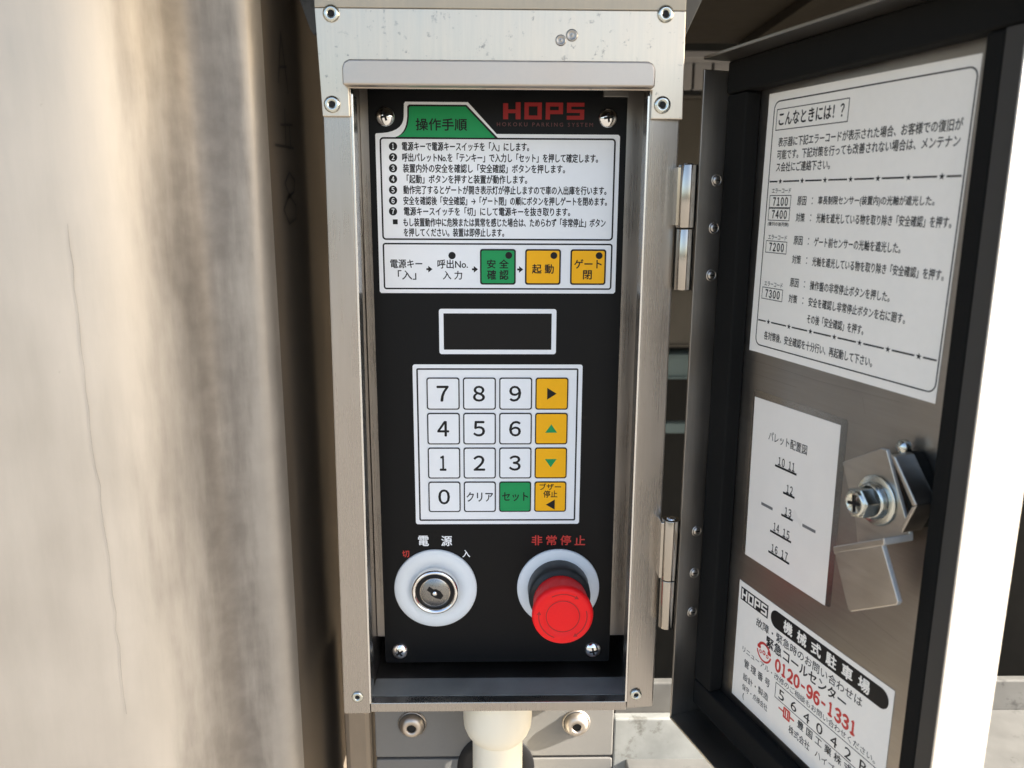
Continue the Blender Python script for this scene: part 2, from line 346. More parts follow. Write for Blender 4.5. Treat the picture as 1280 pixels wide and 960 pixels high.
# wings of the bracket behind the top plate
for pts in ([(-94, 222), (-85.3, 196), (-83.5, 193.6), (-79, 200), (-79, 240), (-94, 240)], [(84, 196), (85.5, 194), (94.5, 214), (100, 240), (80, 240), (80, 200)]):
    b = B(); b.prism(pts, 2, 4, M_GALV); child(b, 'bracket_wing', bevel=.3)
# pop rivets and spot welds
for x, z, r, y in ((-69, 195.2, 3.5, -31.6), (69.7, 196.2, 3.5, -31.6), (-70.1, 159.5, 3.5, -31.6), (69.9, 160.2, 3.6, -31.6), (-69.8, -121, 2.9, -30), (69.4, -120.8, 2.9, -30)):
    b = B(); b.lathe([(r, y), (r*.97, y-.55), (r*.72, y-1.05), (r*.46, y-1.0), (r*.36, y-.5), (r*.34, y-.1)], x, z, M_ZINC, mats=None); b.disc(x, z, r*.36, y-.12, M_INK, 20)
    child(b, 'pop_rivet')
for x, z, r in ((26.2, 185.6, 2.3), (30.8, 187.6, 2.5)):
    b = B(); b.lathe([(r, -31.62), (r*.9, -32.0), (r*.7, -31.95), (r*.5, -31.7), (r*.28, -31.75), (.05, -31.9)], x, z, M_DOOR, n=28); child(b, 'weld_spot')

# ------------------------------------------------------------------ black control panel and its printing
PAN = empty('control_panel', (0, 0, 0), CAB)
b = B(); b.prism(rr(-60, 60, -120.5, 172, 1.2, 3), 0, 2, M_PANEL); child(b, 'panel_plate', PAN)
b = B(); b.box(-58, 58, 2.1, 12, -118, 170, M_DARK); child(b, 'panel_backing', PAN)
for x, z in ((-52, 158.3), (51, 158.3), (-52, -113.4), (51, -113.2)):
    b = B(); r = 4.6
    b.lathe([(r, -.02), (r, -.5), (r*.93, -1.5), (r*.76, -2.2), (r*.5, -2.75), (.25*r, -2.95), (.02, -3.0)], x, z, M_CHROME, n=32)
    a0 = random.uniform(0, 1.5)
    for k in range(2):
        a = a0+k*math.pi/2; c, q = math.cos(a), math.sin(a); l, ww = 2.1, .5
        b.add([(x+c*l*i-q*ww*j, -3.10+.22*abs(i), z+q*l*i+c*ww*j) for i, j in ((-1, -1), (1, -1), (1, 1), (-1, 1))]+[(x-q*ww, -3.12, z+c*ww), (x+q*ww, -3.12, z-c*ww)], [(0, 5, 4, 3), (5, 1, 2, 4)], M_INK)
    child(b, 'pan_head_screw', PAN)
b = B(); b.box(48.5, 60, -3, -.2, 167.4, 171.2, M_DOORF); child(b, 'metal_tab', PAN, bevel=.2)
# instruction print
b = B(); Y0, Y1, Y2 = -.06, -.10, -.14
def arc(p0, c, p1, n=8): return [((1-t)**2*p0[0]+2*t*(1-t)*c[0]+t*t*p1[0], (1-t)**2*p0[1]+2*t*(1-t)*c[1]+t*t*p1[1]) for t in [i/n for i in range(n+1)]]
outer = [(-57, 150.3)]+arc((-56.6, 151), (-44, 151), (-43.6, 158.5))+[(-43.4, 164.2), (-42.8, 165), (-13.9, 165), (-.6, 151), (56.2, 151), (57, 150.2), (57, 77.8), (56.2, 77), (-56.4, 77), (-57.1, 77.8)]
b.flat(outer, Y0, M_WHITE)
tab = arc((-47.2, 149.5), (-41.6, 150.6), (-41.2, 158.8))+[(-41.1, 162.3), (-40.5, 163), (-15, 163), (-1.3, 149.2)]
def grow(pts, d):
    cx = sum(q[0] for q in pts)/len(pts); cz = sum(q[1] for q in pts)/len(pts)
    return [(x+d*(1 if x > cx else -1)*(.8 if abs(x-cx) > 4 else 0), z+d*(1 if z > cz else -1)*.8) for x, z in pts]
tb = arc((-49.5, 149.0), (-42.5, 149.6), (-42, 158.8))+[(-41.9, 163), (-41.1, 163.8), (-14.6, 163.8), (0, 149.2)]
b.flat(tb, Y1, M_INK); b.flat(tab, Y2, M_GREEN)
b.frame(-55.1, 55.1, 102.3, 149.3, 1.8, .75, Y2-.04, M_INK)
b.frame(-55.1, 55.1, 78.8, 100.9, 1.4, .75, Y1, M_INK)
b.text('操作手順', -38.1, -14.4, 152.4, 157.7, Y2-.04, M_INK, off=.018)
rows = [('電源キーで電源キースイッチを「入」にします。', -44.7, 14.5, 143.3), ('呼出パレットNo.を「テンキー」で入力し「セット」を押して確定します。', -44.7, 46.9, 138.3), ('装置内外の安全を確認し「安全確認」ボタンを押します。', -44.5, 31.5, 133.4),
 ('「起動」ボタンを押すと装置が動作します。', -42.8, 13.7, 128.5), ('動作完了するとゲートが開き表示灯が停止しますので車の入出庫を行います。', -44.5, 51.3, 123.6), ('安全を確認後「安全確認」→「ゲート閉」の順にボタンを押しゲートを閉めます。', -44.6, 51.7, 118.6),
 ('電源キースイッチを「切」にして電源キーを抜き取ります。', -44.5, 34.3, 113.7), ('もし装置動作中に危険または異常を感じた場合は、ためらわず「非常停止」ボタン', -44.9, 51.3, 108.6), ('を押してください。装置は即停止します。', -44.8, 2.9, 103.9)]
for s_, x0, x1, z in rows: b.text(s_, x0, x1, z, z+3.95, Y1, M_INK, off=.020)
for k in range(7):
    z = 145.2-k*4.93; b.disc(-48.9-k*.13, z, 1.95, Y1, M_INK, 24)
    hw = .35 if k == 0 else .65
    b.text('１２３４５６７'[k], -48.9-hw-k*.13, -48.9+hw-k*.13, z-1.15, z+1.15, Y2, M_WHITE, off=.02)
b.flat([(-49.9, 109.6), (-47.6, 109.6), (-47.6, 111.9), (-49.9, 111.9)], Y1, M_INK)
for s_, x0, z0, x1, z1 in (('電源キー', -51.6, 89.0, -36.4, 93.1), ('「入」', -48.1, 83.5, -39.4, 87.9), ('呼出No.', -29, 88.9, -14.5, 93.1), ('入 力', -26.5, 83.6, -17.3, 87.7)):
    b.text(s_, x0, x1, z0, z1, Y1, M_INK, off=.016)
for x in (-33, -11.1, 10.7):
    b.flat([(x-1.4, 88.05), (x-.5, 88.05), (x-.5, 86.9), (x+1.5, 88.5), (x-.5, 90.1), (x-.5, 88.95), (x-1.4, 88.95)], Y1, M_INK)
b.disc(-22, 95, 1.75, Y1, M_INK, 24)
child(b, 'instruction_print', PAN)
for x0, m, tx, nm in ((-8.6, M_GREEN, (('安 全', -5.2, 5.1, 89, 93.2), ('確 認', -5.2, 5.1, 83.6, 88.2)), 'green step button reading safety confirmed'), (13.1, M_AMBER, (('起 動', 16.5, 26.9, 86.6, 91),), 'amber step button reading start'), (34.9, M_AMBER, (('ゲート', 36.8, 50, 89.1, 93.4), ('閉', 41.2, 45.3, 83.9, 88.2)), 'amber step button reading gate close')):
    b = B(); b.prism(rr(x0, x0+17.2, 81.2, 98.2, 1.3), -.3, Y0, M_INK); b.flat(rr(x0+.75, x0+16.45, 81.95, 97.45, .8), -.34, m)
    b.disc(x0+13.8, 95.2, 1.65, -.38, M_INK, 24)
    for s_, a, c, z0, z1 in tx: b.text(s_, a, c, z0, z1, -.38, M_INK, off=.020)
    child(b, 'step_button', PAN, label=nm)
# maker's lettering (blocky capitals with notched bars)
b = B()
def blocky(b, x0, z0, u, h, y, m, gap=.55):
    t_ = .23*h; wd = u
    def bar(a, c, d, e): b.flat([(x0+a, z0+d), (x0+c, z0+d), (x0+c, z0+e), (x0+a, z0+e)], y, m)
    p = u+1.8
    sk = .18*h
    # H
    bar(0, 2.3, 0, h*.94); bar(2.3, u-2.3, h*.36, h*.58); bar(u-2.3, u, 0, h)
    # O
    o = p; bar(o, o+2.0, 0, h); bar(o+2, o+u-2, 0, t_); bar(o+2, o+u-2, h-t_, h); bar(o+u-2, o+u, 0, h)
    # P
    o = 2*p; bar(o, o+2, 0, h); bar(o+2, o+u-2, h-t_, h); bar(o+u-2, o+u, h*.32, h); bar(o+2, o+u-2, h*.32, h*.32+t_)
    # S
    o = 3*p; bar(o, o+u, 0, t_); bar(o+u-2, o+u, t_, h*.60); bar(o+2, o+u-2, h*.40, h*.60); bar(o, o+2, h*.40, h); bar(o+2, o+u, h-t_, h)
blocky(b, 2.4, 157.6, 8.05, 7.5, Y0, M_LOGO)
b.text('HOKOKU PARKING SYSTEM', -.5, 44.2, 154.5, 156.2, Y0, M_DRED, off=.01, space=1.5)
child(b, 'maker_logo', PAN)
# display window
b = B(); b.prism(rr(-28.7, 28.6, 47.1, 69.4, 1.2), -.25, -.02, M_WHITE); b.flat(rr(-26.5, 26.3, 49.3, 67.2, .15, 2), -.3, M_GLASS); child(b, 'display_window', PAN)
b = B()
b2 = B()
for s_, x0, x1, z0, z1, m in (('電', -41.1, -35.7, -53.8, -48.3, M_WHITE), ('源', -29.2, -23.7, -53.9, -48.4, M_WHITE), ('切', -49.5, -46, -60.1, -56.4, M_RED), ('入', -18.3, -14.4, -60.2, -56.2, M_WHITE),
    ('非', 17.7, 23.1, -53.6, -48.3, M_RED), ('常', 25.3, 30.6, -53.6, -48.3, M_RED), ('停', 32.6, 38, -53.6, -48.3, M_RED), ('止', 40, 45.4, -53.6, -48.4, M_RED)):
    (b if x0 > 0 else b2).text(s_, x0, x1, z0, z1, Y0, m, off=.016)
child(b2, 'power_lettering', PAN); child(b, 'stop_lettering', PAN)

# ------------------------------------------------------------------ keypad
KP = empty('keypad', (0, 0, 0), CAB)
b = B(); b.prism(rr(-42.1, 42, -41.8, 41.9, 1.2), -.22, -.02, M_WHITE); b.frame(-40.3, 40, -40, 40, .9, .8, -.26, M_INK); child(b, 'keypad_plate', KP)
keys = [['７', '８', '９', '>'], ['４', '５', '６', '^'], ['１', '２', '３', 'v'], ['０', 'クリア', 'セット', 'B']]
for r in range(4):
    for c in range(4):
        x0, z1 = -35.35+c*18.03, 35.35-r*18.03; k = keys[r][c]; cx, cz = x0+8.15, z1-8.15
        face = M_AMBER if c == 3 else M_GREEN if k == 'セット' else M_WHITE
        b = B(); b.prism(rr(x0, x0+16.35, z1-16.35, z1, 1.3), -.55, -.24, M_INK); b.flat(rr(x0+.6, x0+15.75, z1-15.75, z1-.6, .9), -.60, face)
        y = -.64
        if c < 3 and r < 4 and len(k) == 1:
            wd = 3.0 if k == '１' else 5.6
            x_ = cx-.2
            b.text(k, x_-wd/2-(.3 if k == '１' else 0), x_+wd/2-(.3 if k == '１' else 0), cz-3.85, cz+3.85, y, M_INK, off=.022)
        elif k == 'クリア': b.text(k, cx-6.7, cx+6.7, cz-2.5, cz+2.5, y, M_INK, off=.016)
        elif k == 'セット': b.text(k, cx-6.6, cx+6.7, cz-2.3, cz+2.4, y, M_INK, off=.016)
        elif k == '>': b.flat([(cx-2.3, cz-3), (cx+2.4, cz), (cx-2.3, cz+3)], y, M_INK)
        elif k == '^': b.flat([(cx-3, cz-2.1), (cx+3, cz-2.1), (cx, cz+2.3)], y, M_GREEN)
        elif k == 'v': b.flat([(cx-3, cz+2.1), (cx, cz-2.3), (cx+3, cz+2.1)], y, M_GREEN)
        else:
            b.text('ブザー', cx-5.5, cx+5.4, cz+3.6, cz+7.1, y, M_INK, off=.016); b.text('停止', cx-3.5, cx+3.6, cz-.4, cz+3.3, y, M_INK, off=.016)
            b.flat([(cx-2.2, cz-4.3), (cx+2.4, cz-7), (cx+2.4, cz-1.5)], y, M_INK)
        child(b, 'key', KP)

# ------------------------------------------------------------------ key switch
KS = empty('key_switch', (-32.5, 0, -77.4+130), CAB)
def at(b, name, parent, **kw): return b.build(name, parent, **kw)
b = B(); b.lathe([(21.6, 0), (21.6, -1.0), (21.1, -1.5), (12.5, -1.5), (12.3, -.5)], 0, 0, M_RINGW, n=72); at(b, 'label_ring', KS)
b = B(); b.lathe([(12.6, -.4), (12.4, -4.6), (12.0, -5.6), (11.3, -6.3), (10.6, -6.3), (9.9, -5.0), (9.2, -4.2), (8.9, -3.4)], 0, 0, M_CHROME, n=64); at(b, 'chrome_bezel', KS)
b = B(); b.lathe([(9.3, -4.0), (8.1, -4.4), (7.9, -5.2), (7.5, -5.6), (.05, -5.75)], 0, 0, M_CYL, n=48, mats=[M_INK, M_INK, M_HINGE, M_CYL])  # groove around the cylinder blackened to stand for its recess shade
a = R(-35); pts = [(-4.4, -1.1), (-1.9, -1.2), (-1.1, -2.2), (1.9, -2.2), (4.5, -1.2), (4.5, 1.2), (1.9, 2.3), (-.8, 2.1), (-1.7, 1.1), (-4.4, 1.2)]
b.flat([(x*math.cos(a)-z*math.sin(a), x*math.sin(a)+z*math.cos(a)) for x, z in pts], -5.95, M_INK)
b.lathe([(1.25, -5.97), (.8, -6.4), (.05, -6.5)], -.1, -.5, M_CHROME, n=16); at(b, 'lock_cylinder', KS)

# ------------------------------------------------------------------ emergency stop
ES = empty('emergency_stop_button', (31.8, 0, -77.4+130), CAB)
b = B(); b.lathe([(21.6, 0), (21.6, -1.0), (21.1, -1.5), (16, -1.5)], 0, 0, M_RINGW, n=72); at(b, 'label_ring', ES)
b = B(); b.lathe([(16.1, -.4), (15.9, -10.5), (15.3, -12.5), (13.6, -13.0), (12.8, -16)], 0, 0, M_COLLAR, n=64); at(b, 'collar', ES)
b = B(); b.lathe([(12.6, -14), (13.4, -14.2), (13.7, -15.2), (14.1, -22), (14.9, -27), (15.1, -29), (14.85, -30.3), (14.1, -31.1), (12.9, -31.35), (9.1, -31.1), (8.75, -30.8), (8.3, -31.05), (3, -31.2), (.03, -31.2)], 0, 0, M_CAP, n=80)
b.annulus(0, 0, 7.95, 8.35, -31.12, M_CAPMARK)
for a0, a1 in ((60, 118), (175, 250), (-55, 15)):
    b.annulus(0, 0, 11.55, 12.05, -31.36, M_CAPMARK, a0=a0, a1=a1)
    a = R(a0); b.flat([(11.8*math.cos(a)+q*math.cos(a)+p_*math.sin(a), 11.8*math.sin(a)+q*math.sin(a)-p_*math.cos(a)) for q, p_ in ((-1.1, 0), (1.1, 0), (0, 1.9))], -31.37, M_CAPMARK)
at(b, 'red_cap', ES)

# ------------------------------------------------------------------ hinges
for zc, z0, z1, zm in ((0, 82, 135.5, 109), (0, -81.5, -26, -60)):
    H = empty('hinge', (82, -33.5, zm+130), CAB)
    if z0 > 0: ks = ((z0, zm-.6, 3.75), (zm, z1, 4.25))
    else: ks = ((z0, zm+3.4, 3.75), (zm+4, z1, 4.25))
    for a, c, r in ks:
        b = B(); n = 28
        vs = []
        for i in range(n):
            t_ = 2*math.pi*i/n; vs += [(r*math.cos(t_), r*math.sin(t_), a-zm), (r*math.cos(t_), r*math.sin(t_), c-zm)]
        b.add(vs, [(2*i, 2*((i+1) % n), 2*((i+1) % n)+1, 2*i+1) for i in range(n)], M_HINGE, True)
        b.add([vs[2*i+1] for i in range(n)], [tuple(range(n))], M_HINGE); b.add([vs[2*i] for i in range(n)], [tuple(range(n))[::-1]], M_HINGE)
        # rolled leaf: a thin tongue leaving the knuckle towards the frame or door
        if r > 4: b.box(-5.2, -3.6, -2.5, 6, a-zm+1, c-zm-1, M_HINGE)
        b.build('knuckle', H, bevel=.25)
    b = B(); b.lathe([(2.2, 0), (2.0, -.6), (.02, -.7)], 0, 0, M_CHROME, n=16); b.v = [(x, z, z1-zm-y) for x, y, z in b.v]; b.build('hinge_pin', H)

# ------------------------------------------------------------------ the open door; local x runs along the door, y into its skin
PHI = 18.1
DR = empty('door', (82, -34, 130), CAB, rz=R(PHI-90))
ZB, ZT, SE, YP = -134, 180, 148.5, 26.0
b = B(); b.box(-3, SE, YP, YP+1.2, ZB, ZT, M_DOOR); b.build('door_skin', DR, bevel=.3)

def flange(name, pts):                        # pts: list of boxes
    b = B()
    for q in pts: b.box(*q, M_DOORF)
    return b.build(name, DR, bevel=.3)
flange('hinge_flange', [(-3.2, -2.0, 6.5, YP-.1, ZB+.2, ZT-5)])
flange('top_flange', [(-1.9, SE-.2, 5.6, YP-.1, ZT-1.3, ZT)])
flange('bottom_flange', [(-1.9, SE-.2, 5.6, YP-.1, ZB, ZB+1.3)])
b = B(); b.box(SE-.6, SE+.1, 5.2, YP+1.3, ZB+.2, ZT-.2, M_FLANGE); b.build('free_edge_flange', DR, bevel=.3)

G0 = 18.4
for x0, x1, z0, z1, nm in ((-1.8, 12, -113.6, 165, ''), (124.5, 131, -113.6, 165, ''), (-1.8, 141, 165.4, 178.6, ''), (-1.8, 141, -127.5, -114, '')):
    b = B(); b.box(x0, x1, G0 - (.5 if z0 > 100 else 0), YP-.05, z0, z1, M_RUBBER); b.build('gasket_strip', DR, bevel=1.0, seg=3)
b = B(); b.box(131.6, SE-1.3, 17.6, 18.6, -113.6, 165, M_HEM); b.build('edge_hem', DR, bevel=.3)
for z in (129.5, 108.9, 88, -34.8, -56.5, -77.3):
    b = B(); b.lathe([(2.8, 0), (2.7, -.35), (2.2, -.6), (2.0, -.25), (1.8, -.25), (1.7, -.8), (1.0, -1.05), (.02, -1.1)], 0, 0, M_LATCH, n=24)
    b.box(-1.2, 1.2, -1.2, -.9, -.2, .2, M_INK)
    b.v = [(-2.0-y*.6, 15.6+x, z+zz) for x, y, zz in b.v]; b.build('hinge_screw', DR)

def sticker(name, x, z, rot, lab):
    o = empty(name, (x, YP-.15, z), DR); o.rotation_euler.y = -R(rot); o['label'] = lab; return o
def put(b, name, x, z, rot, lab):
    o = b.build(name, DR, label=lab); o.location = (x*S, (YP-.12)*S, z*S); o.rotation_euler.y = R(-rot); return o
T1, T2 = -.10, -.14
# notice of error codes
b = B(); b.prism([(0, 0), (100.3, 0), (100.3, -107.1), (0, -107.1)], -.05, .05, M_PAPER)
b.frame(3.8, 99.8, -104, -3.2, 3.4, .5, T1, M_INK)
b.frame(5.8, 47, -14.9, -6.5, .05, .35, T1, M_INK)
def tx(b, s_, x0, x1, zc, h, m=M_INK, y=T1, off=.014, **k): b.text(s_, x0, x1, zc-h/2, zc+h/2, y, m, off=off, **k)
tx(b, 'こんなときには！？', 7.6, 44.6, -10.5, 5.0, off=.02)
tx(b, '表示器に下記エラーコードが表示された場合、お客様での復旧が', 8.4, 96.7, -19.6, 3.7)
tx(b, '可能です。下記対策を行っても改善されない場合は、メンテナン', 8.3, 96.5, -24.5, 3.7)
tx(b, 'ス会社にご連絡下さい。', 8.4, 40, -29.4, 3.7)
def stars(z):
    xs = [4.9, 11.7, 25.1, 38.1, 51.5, 64.6, 78, 91.4, 98.5]
    for k, x in enumerate(xs[1:-1]):
        pp = []
        for i in range(10):
            a = R(90+36*i); r = 1.25 if i % 2 == 0 else .5; pp.append((x+r*math.cos(a), z+r*math.sin(a)))
        b.add([(x, T1, z)]+[(px, T1, pz) for px, pz in pp], [(0, 1+i, 1+(i+1) % 10) for i in range(10)], M_INK)
    for k in range(8):
        x0 = xs[k]+(0 if k == 0 else 2); x1 = xs[k+1]-(0 if k == 7 else 2); b.line([(x0, z), (x1, z)], .6, T1, M_INK)
stars(-35.1); stars(-93)
def code(z, n, h=5.1):
    b.frame(5.7, 19.4, z-h/2, z+h/2, .05, .3, T1, M_INK); tx(b, n, 8.1, 17.5, z, 3.3, off=.035)
tx(b, 'エラーコード', 6.9, 18.9, -38.8, 1.9); code(-43.1, '7100'); code(-48.3, '7400'); tx(b, '(複列の後列側)', 5.9, 19.3, -52.3, 1.9)
tx(b, 'エラーコード', 6.9, 18.9, -57.6, 1.9); code(-61.6, '7200')
tx(b, 'エラーコード', 6.9, 18.9, -77, 1.9); code(-81.1, '7300')
for z, a, s_, x1 in ((-42.8, '原因', '車長制限センサー(装置内)の光軸が遮光した。', 89.8), (-49.2, '対策', '光軸を遮光している物を取り除き「安全確認」を押す。', 97.3), (-58.2, '原因', 'ゲート前センサーの光軸を遮光した。', 78.3),
    (-65.7, '対策', '光軸を遮光している物を取り除き「安全確認」を押す。', 97.1), (-75, '原因', '操作盤の非常停止ボタンを押した。', 76.1), (-81.5, '対策', '安全を確認し非常停止ボタンを右に廻す。', 83.9)):
    tx(b, a, 23.4, 28.6, z, 3.4); b.disc(32.1, z+1, .3, T1, M_INK, 8); b.disc(32.1, z-1, .3, T1, M_INK, 8); tx(b, s_, 35.4, x1, z, 3.6)
tx(b, 'その後「安全確認」を押す。', 35.5, 65.8, -88.2, 3.6)
tx(b, '各対策後、安全確認を十分行い、再起動して下さい。', 9.6, 71.6, -98.9, 3.7)
put(b, 'error_code_notice', 17.4, 163.3, -1.1, 'large white error code notice at the top of the door')
# pallet layout label
b = B(); b.prism([(0, 0), (53, 0), (53.0, -74), (.4, -74)], -.05, .05, M_PAPER2)
tx(b, 'パレット配置図', 11.3, 35.8, -14.8, 4.0, off=.006)
for s_, x0, x1, z in (('10', 18.8, 22.9, -24), ('11', 25.6, 29.2, -24), ('12', 25.3, 29.1, -34.2), ('13', 25.3, 29.3, -44.1), ('14', 18.8, 22.4, -53.5), ('15', 25.1, 29.2, -53.8), ('16', 18.5, 22.4, -63.4), ('17', 25.1, 29.1, -63.5)):
    tx(b, s_, x0, x1, z, 3.6, off=.02)
for x0, x1, z in ((17.1, 30.4, -26.5), (23.6, 30.3, -36.6), (23.5, 30.3, -46.5), (17, 30.3, -56.2), (16.8, 30.2, -65.9)): b.line([(x0, z), (x1, z)], .95, T1, M_INK)
for x0, x1 in ((9.9, 16.9), (37, 44)): b.line([(x0, -46.2), (x1, -46.2)], 1.3, T1, M_GREY)
put(b, 'pallet_layout_label', 21.7, 36.3, .4, 'white paper label with numbered pallet layout')
# contact label
b = B(); b.prism([(0, 0), (93, 0), (93, -59), (0, -59)], -.05, .05, M_PAPER)
b.flat([(1.6, -8.9), (21.6, -8.9), (21.6, -2.6), (1.6, -2.6)], T1, M_INK)

for k, ch in enumerate('HOPS'):
    x0 = 2.3+k*4.8; q = B()
    def bar(a, c, d, e): b.flat([(x0+a, -8.2+d), (x0+c, -8.2+d), (x0+c, -8.2+e), (x0+a, -8.2+e)], T2, M_PAPER)
    if ch == 'H': bar(0, 1.1, 0, 4.9); bar(1.1, 3, 1.9, 2.9); bar(3, 4.1, 0, 4.9)
    if ch == 'O': bar(0, 1.1, 0, 4.9); bar(1.1, 3, 0, 1); bar(1.1, 3, 3.9, 4.9); bar(3, 4.1, 0, 4.9)
    if ch == 'P': bar(0, 1.1, 0, 4.9); bar(1.1, 3, 3.9, 4.9); bar(3, 4.1, 1.6, 4.9); bar(1.1, 3, 1.6, 2.5)
    if ch == 'S': bar(0, 4.1, 0, 1); bar(3, 4.1, 1, 2.9); bar(1.1, 3, 2, 2.9); bar(0, 1.1, 2, 4.9); bar(1.1, 4.1, 3.9, 4.9)
b.flat(rr(23.6, 91, -10.3, -2.2, 4.0, 10), T1, M_INK)
for k, ch in enumerate('機械式駐車場'):
    x = 32.4+k*8.75; b.text(ch, x, x+5.6, -8.9, -3.5, T2, M_PAPER, off=.03)
tx(b, '故障・緊急時のお問い合わせは', 14.1, 79, -13.8, 4.2, off=.008)
tx(b, '緊急コールセンター', 22, 71.2, -19.2, 5.2, off=.022)
for k, ch in enumerate('0120-96-1331'):
    x = 28.9+k*4.1
    if ch == '-': b.flat([(x+.7, -27), (x+3.1, -27), (x+3.1, -25.9), (x+.7, -25.9)], T1, M_RED)
    else: b.text(chr(ord(ch)+0xFEE0), x+(.9 if ch == '1' else .3), x+(2.8 if ch == '1' else 3.6), -29.3, -23.6, T1, M_RED, off=.055)
# red telephone mark: a handset arc over a round base
b.annulus(21, -25.6, 3.5, 4.7, T1, M_RED, a0=25, a1=155); b.annulus(21, -25.2, 4.3, 5.2, T1, M_RED, a0=190, a1=350)
b.flat(rr(16.2, 18.6, -25.2, -23.6, .5), T1, M_RED); b.flat(rr(23.4, 25.8, -25.2, -23.6, .5), T1, M_RED); b.annulus(21, -25.8, .5, 1.1, T1, M_RED, n=16); b.annulus(18.6, -26.4, .45, .9, T1, M_RED, n=14); b.annulus(23.4, -26.4, .45, .9, T1, M_RED, n=14)
tx(b, 'リニューアル・改修のご相談もお問い合わせください。', 5.8, 88, -32, 3.0, off=.004)
tx(b, '管 理 番 号', 7.7, 26.6, -38.2, 4.0, off=.010)
b.frame(30.4, 90, -41.8, -34.4, .05, .35, T1, M_INK)
for ch, x in zip('564042B', (33.3, 41.4, 49.5, 57.3, 65.6, 73.4, 81.4)): b.text(ch, x-.4, x+3.2, -40.8, -36.2, T1, M_INK, off=.004)
tx(b, '設計・製造', 7.6, 26.3, -45.2, 3.6, off=.006); tx(b, '保守・点検会社', 7.5, 26.3, -50.6, 3.2, off=.004); tx(b, '(', 8.4, 9.3, -55.2, 3.6)
b.frame(36.6, 41.2, -47.6, -42.4, .6, .9, T1, M_RED); b.line([(33.8, -45), (36.6, -45)], .8, T1, M_RED); b.line([(41.2, -45), (43.6, -45)], .8, T1, M_RED); b.line([(38.2, -43.6), (38.2, -46.4)], .8, T1, M_RED); b.line([(39.7, -43.6), (39.7, -46.4)], .8, T1, M_RED)
tx(b, '豊 国 工 業 株 式 会 社', 45.9, 88.5, -44.3, 3.8, off=.014); tx(b, '株式会社', 41.0, 54.2, -50.3, 3.8, off=.008); tx(b, 'ハイブリッド', 57.6, 80, -50.2, 3.6, off=.006)
put(b, 'contact_label', 20.1, -51.4, -.2, 'white contact label with red telephone number')

b = B(); b.prism(rr(20.6, 78.2, -37, 39.5, 1.5), YP-.06, YP-.01, M_FILM); b.build('film_residue', DR)
b = B()
for pts in ([(13, 52.2), (60, 51.0), (101, 51.6)], [(13, 46.5), (48, 45.9)], [(84, 49.5), (86, 44)], [(60, -44), (104, -47)], [(88, -30), (112, -33)]): b = B(); b.line(pts, .2, YP-.05, M_DOORF); b.build('scratch', DR)
# latch on the inside of the door
b = B(); b.prism([(84.7, 25.8), (101.8, 35.9), (104.6, 36.2), (111.8, 22.6), (118.2, 10.8), (95.8, -1.5), (93.4, 7.6)], 18.9, 20.4, M_LATCH, M_HILITE); b.build('latch_plate', DR, bevel=.35)
b = B(); q = [(95.8, -1.5), (118.2, 10.8)]
y_f, y_b = 8.0, 20.4                         # ledge joining the plate to the outer flap
lx = [(95.8, -1.2), (118.2, 11.0), (118.4, 8.6), (96.6, -3.6)]
b.prism(lx, y_f, y_b, M_LATCH, M_HILITE)
b.prism([(96.8, -2.9), (117.6, 8.4), (126.6, -7.6), (126.0, -8.9), (107, -20.9), (105.6, -20.3)], y_f-.01, y_f+1.9, M_LATCH, M_HILITE); b.build('latch_flap', DR, bevel=.35)
b = B(); b.lathe([(8.9, -0.0), (8.9, -1.0), (8.6, -1.2), (5.5, -1.2)], 0, 0, M_ZINC, n=40); b.v = [(x+103, y+18.9, z+17.6) for x, y, z in b.v]; b.build('washer', DR)
b = B(); b.lathe([(6.5, -1.2), (6.5, -2.0), (6.2, -2.2), (6.2, -2.6), (6.4, -2.8), (6.3, -3.6), (5.4, -3.9)], 0, 0, M_ZINC, n=40); b.v = [(x+103, y+18.9, z+17.6) for x, y, z in b.v]; b.build('spring_washer', DR)
b = B(); hx = [(5.6*math.cos(R(60*i+12)), 5.6*math.sin(R(60*i+12))) for i in range(6)]
b.prism(hx, -9.6, -3.8, M_ZINC)
b.lathe([(4.6, -9.6), (4.3, -10.3), (3.5, -10.6), (3.2, -10.4), (.02, -10.3)], 0, 0, M_ZINC, n=30)
for a in (10, 100):
    a = R(a); c, s_ = math.cos(a), math.sin(a); b.flat([(c*2.9*i-s_*.6*j, s_*2.9*i+c*.6*j) for i, j in ((-1, -1), (1, -1), (1, 1), (-1, 1))], -10.46 - .01*a, M_INK)
b.v = [(x+103, y+18.9, z+17.6) for x, y, z in b.v]; b.build('latch_bolt', DR, bevel=.5)
hk = [(108.6, 36.5), (113.6, 37.6), (124.5, 24.2), (119.5, 13.4), (116.5, 12.8), (111, 24)]
b = B(); b.prism(hk, 21.0, YP-.1, M_DARK); b.build('hook_recess_shade', DR, bevel=.4)  # shade of the hook's recess put in as a near-black block
b = B(); b.prism([(112.2, 37.6), (114.4, 37.4), (125.2, 24.4), (123.4, 23.6)], 12.5, 20.9, M_LATCH, M_LATCH); b.prism([(123.4, 23.4), (125.2, 24.2), (120.8, 13.2), (119.2, 13.4)], 12.5, 20.9, M_LATCH, M_LATCH); b.build('hook_lip', DR, bevel=.35)
b = B(); b.lathe([(2.6, 0), (2.5, -1.6), (1.8, -2.6), (.02, -3)], 0, 0, M_ZINC, n=20); b.v = [(x+109, y+22.5, z+38.2) for x, y, z in b.v]; b.build('latch_pin', DR)

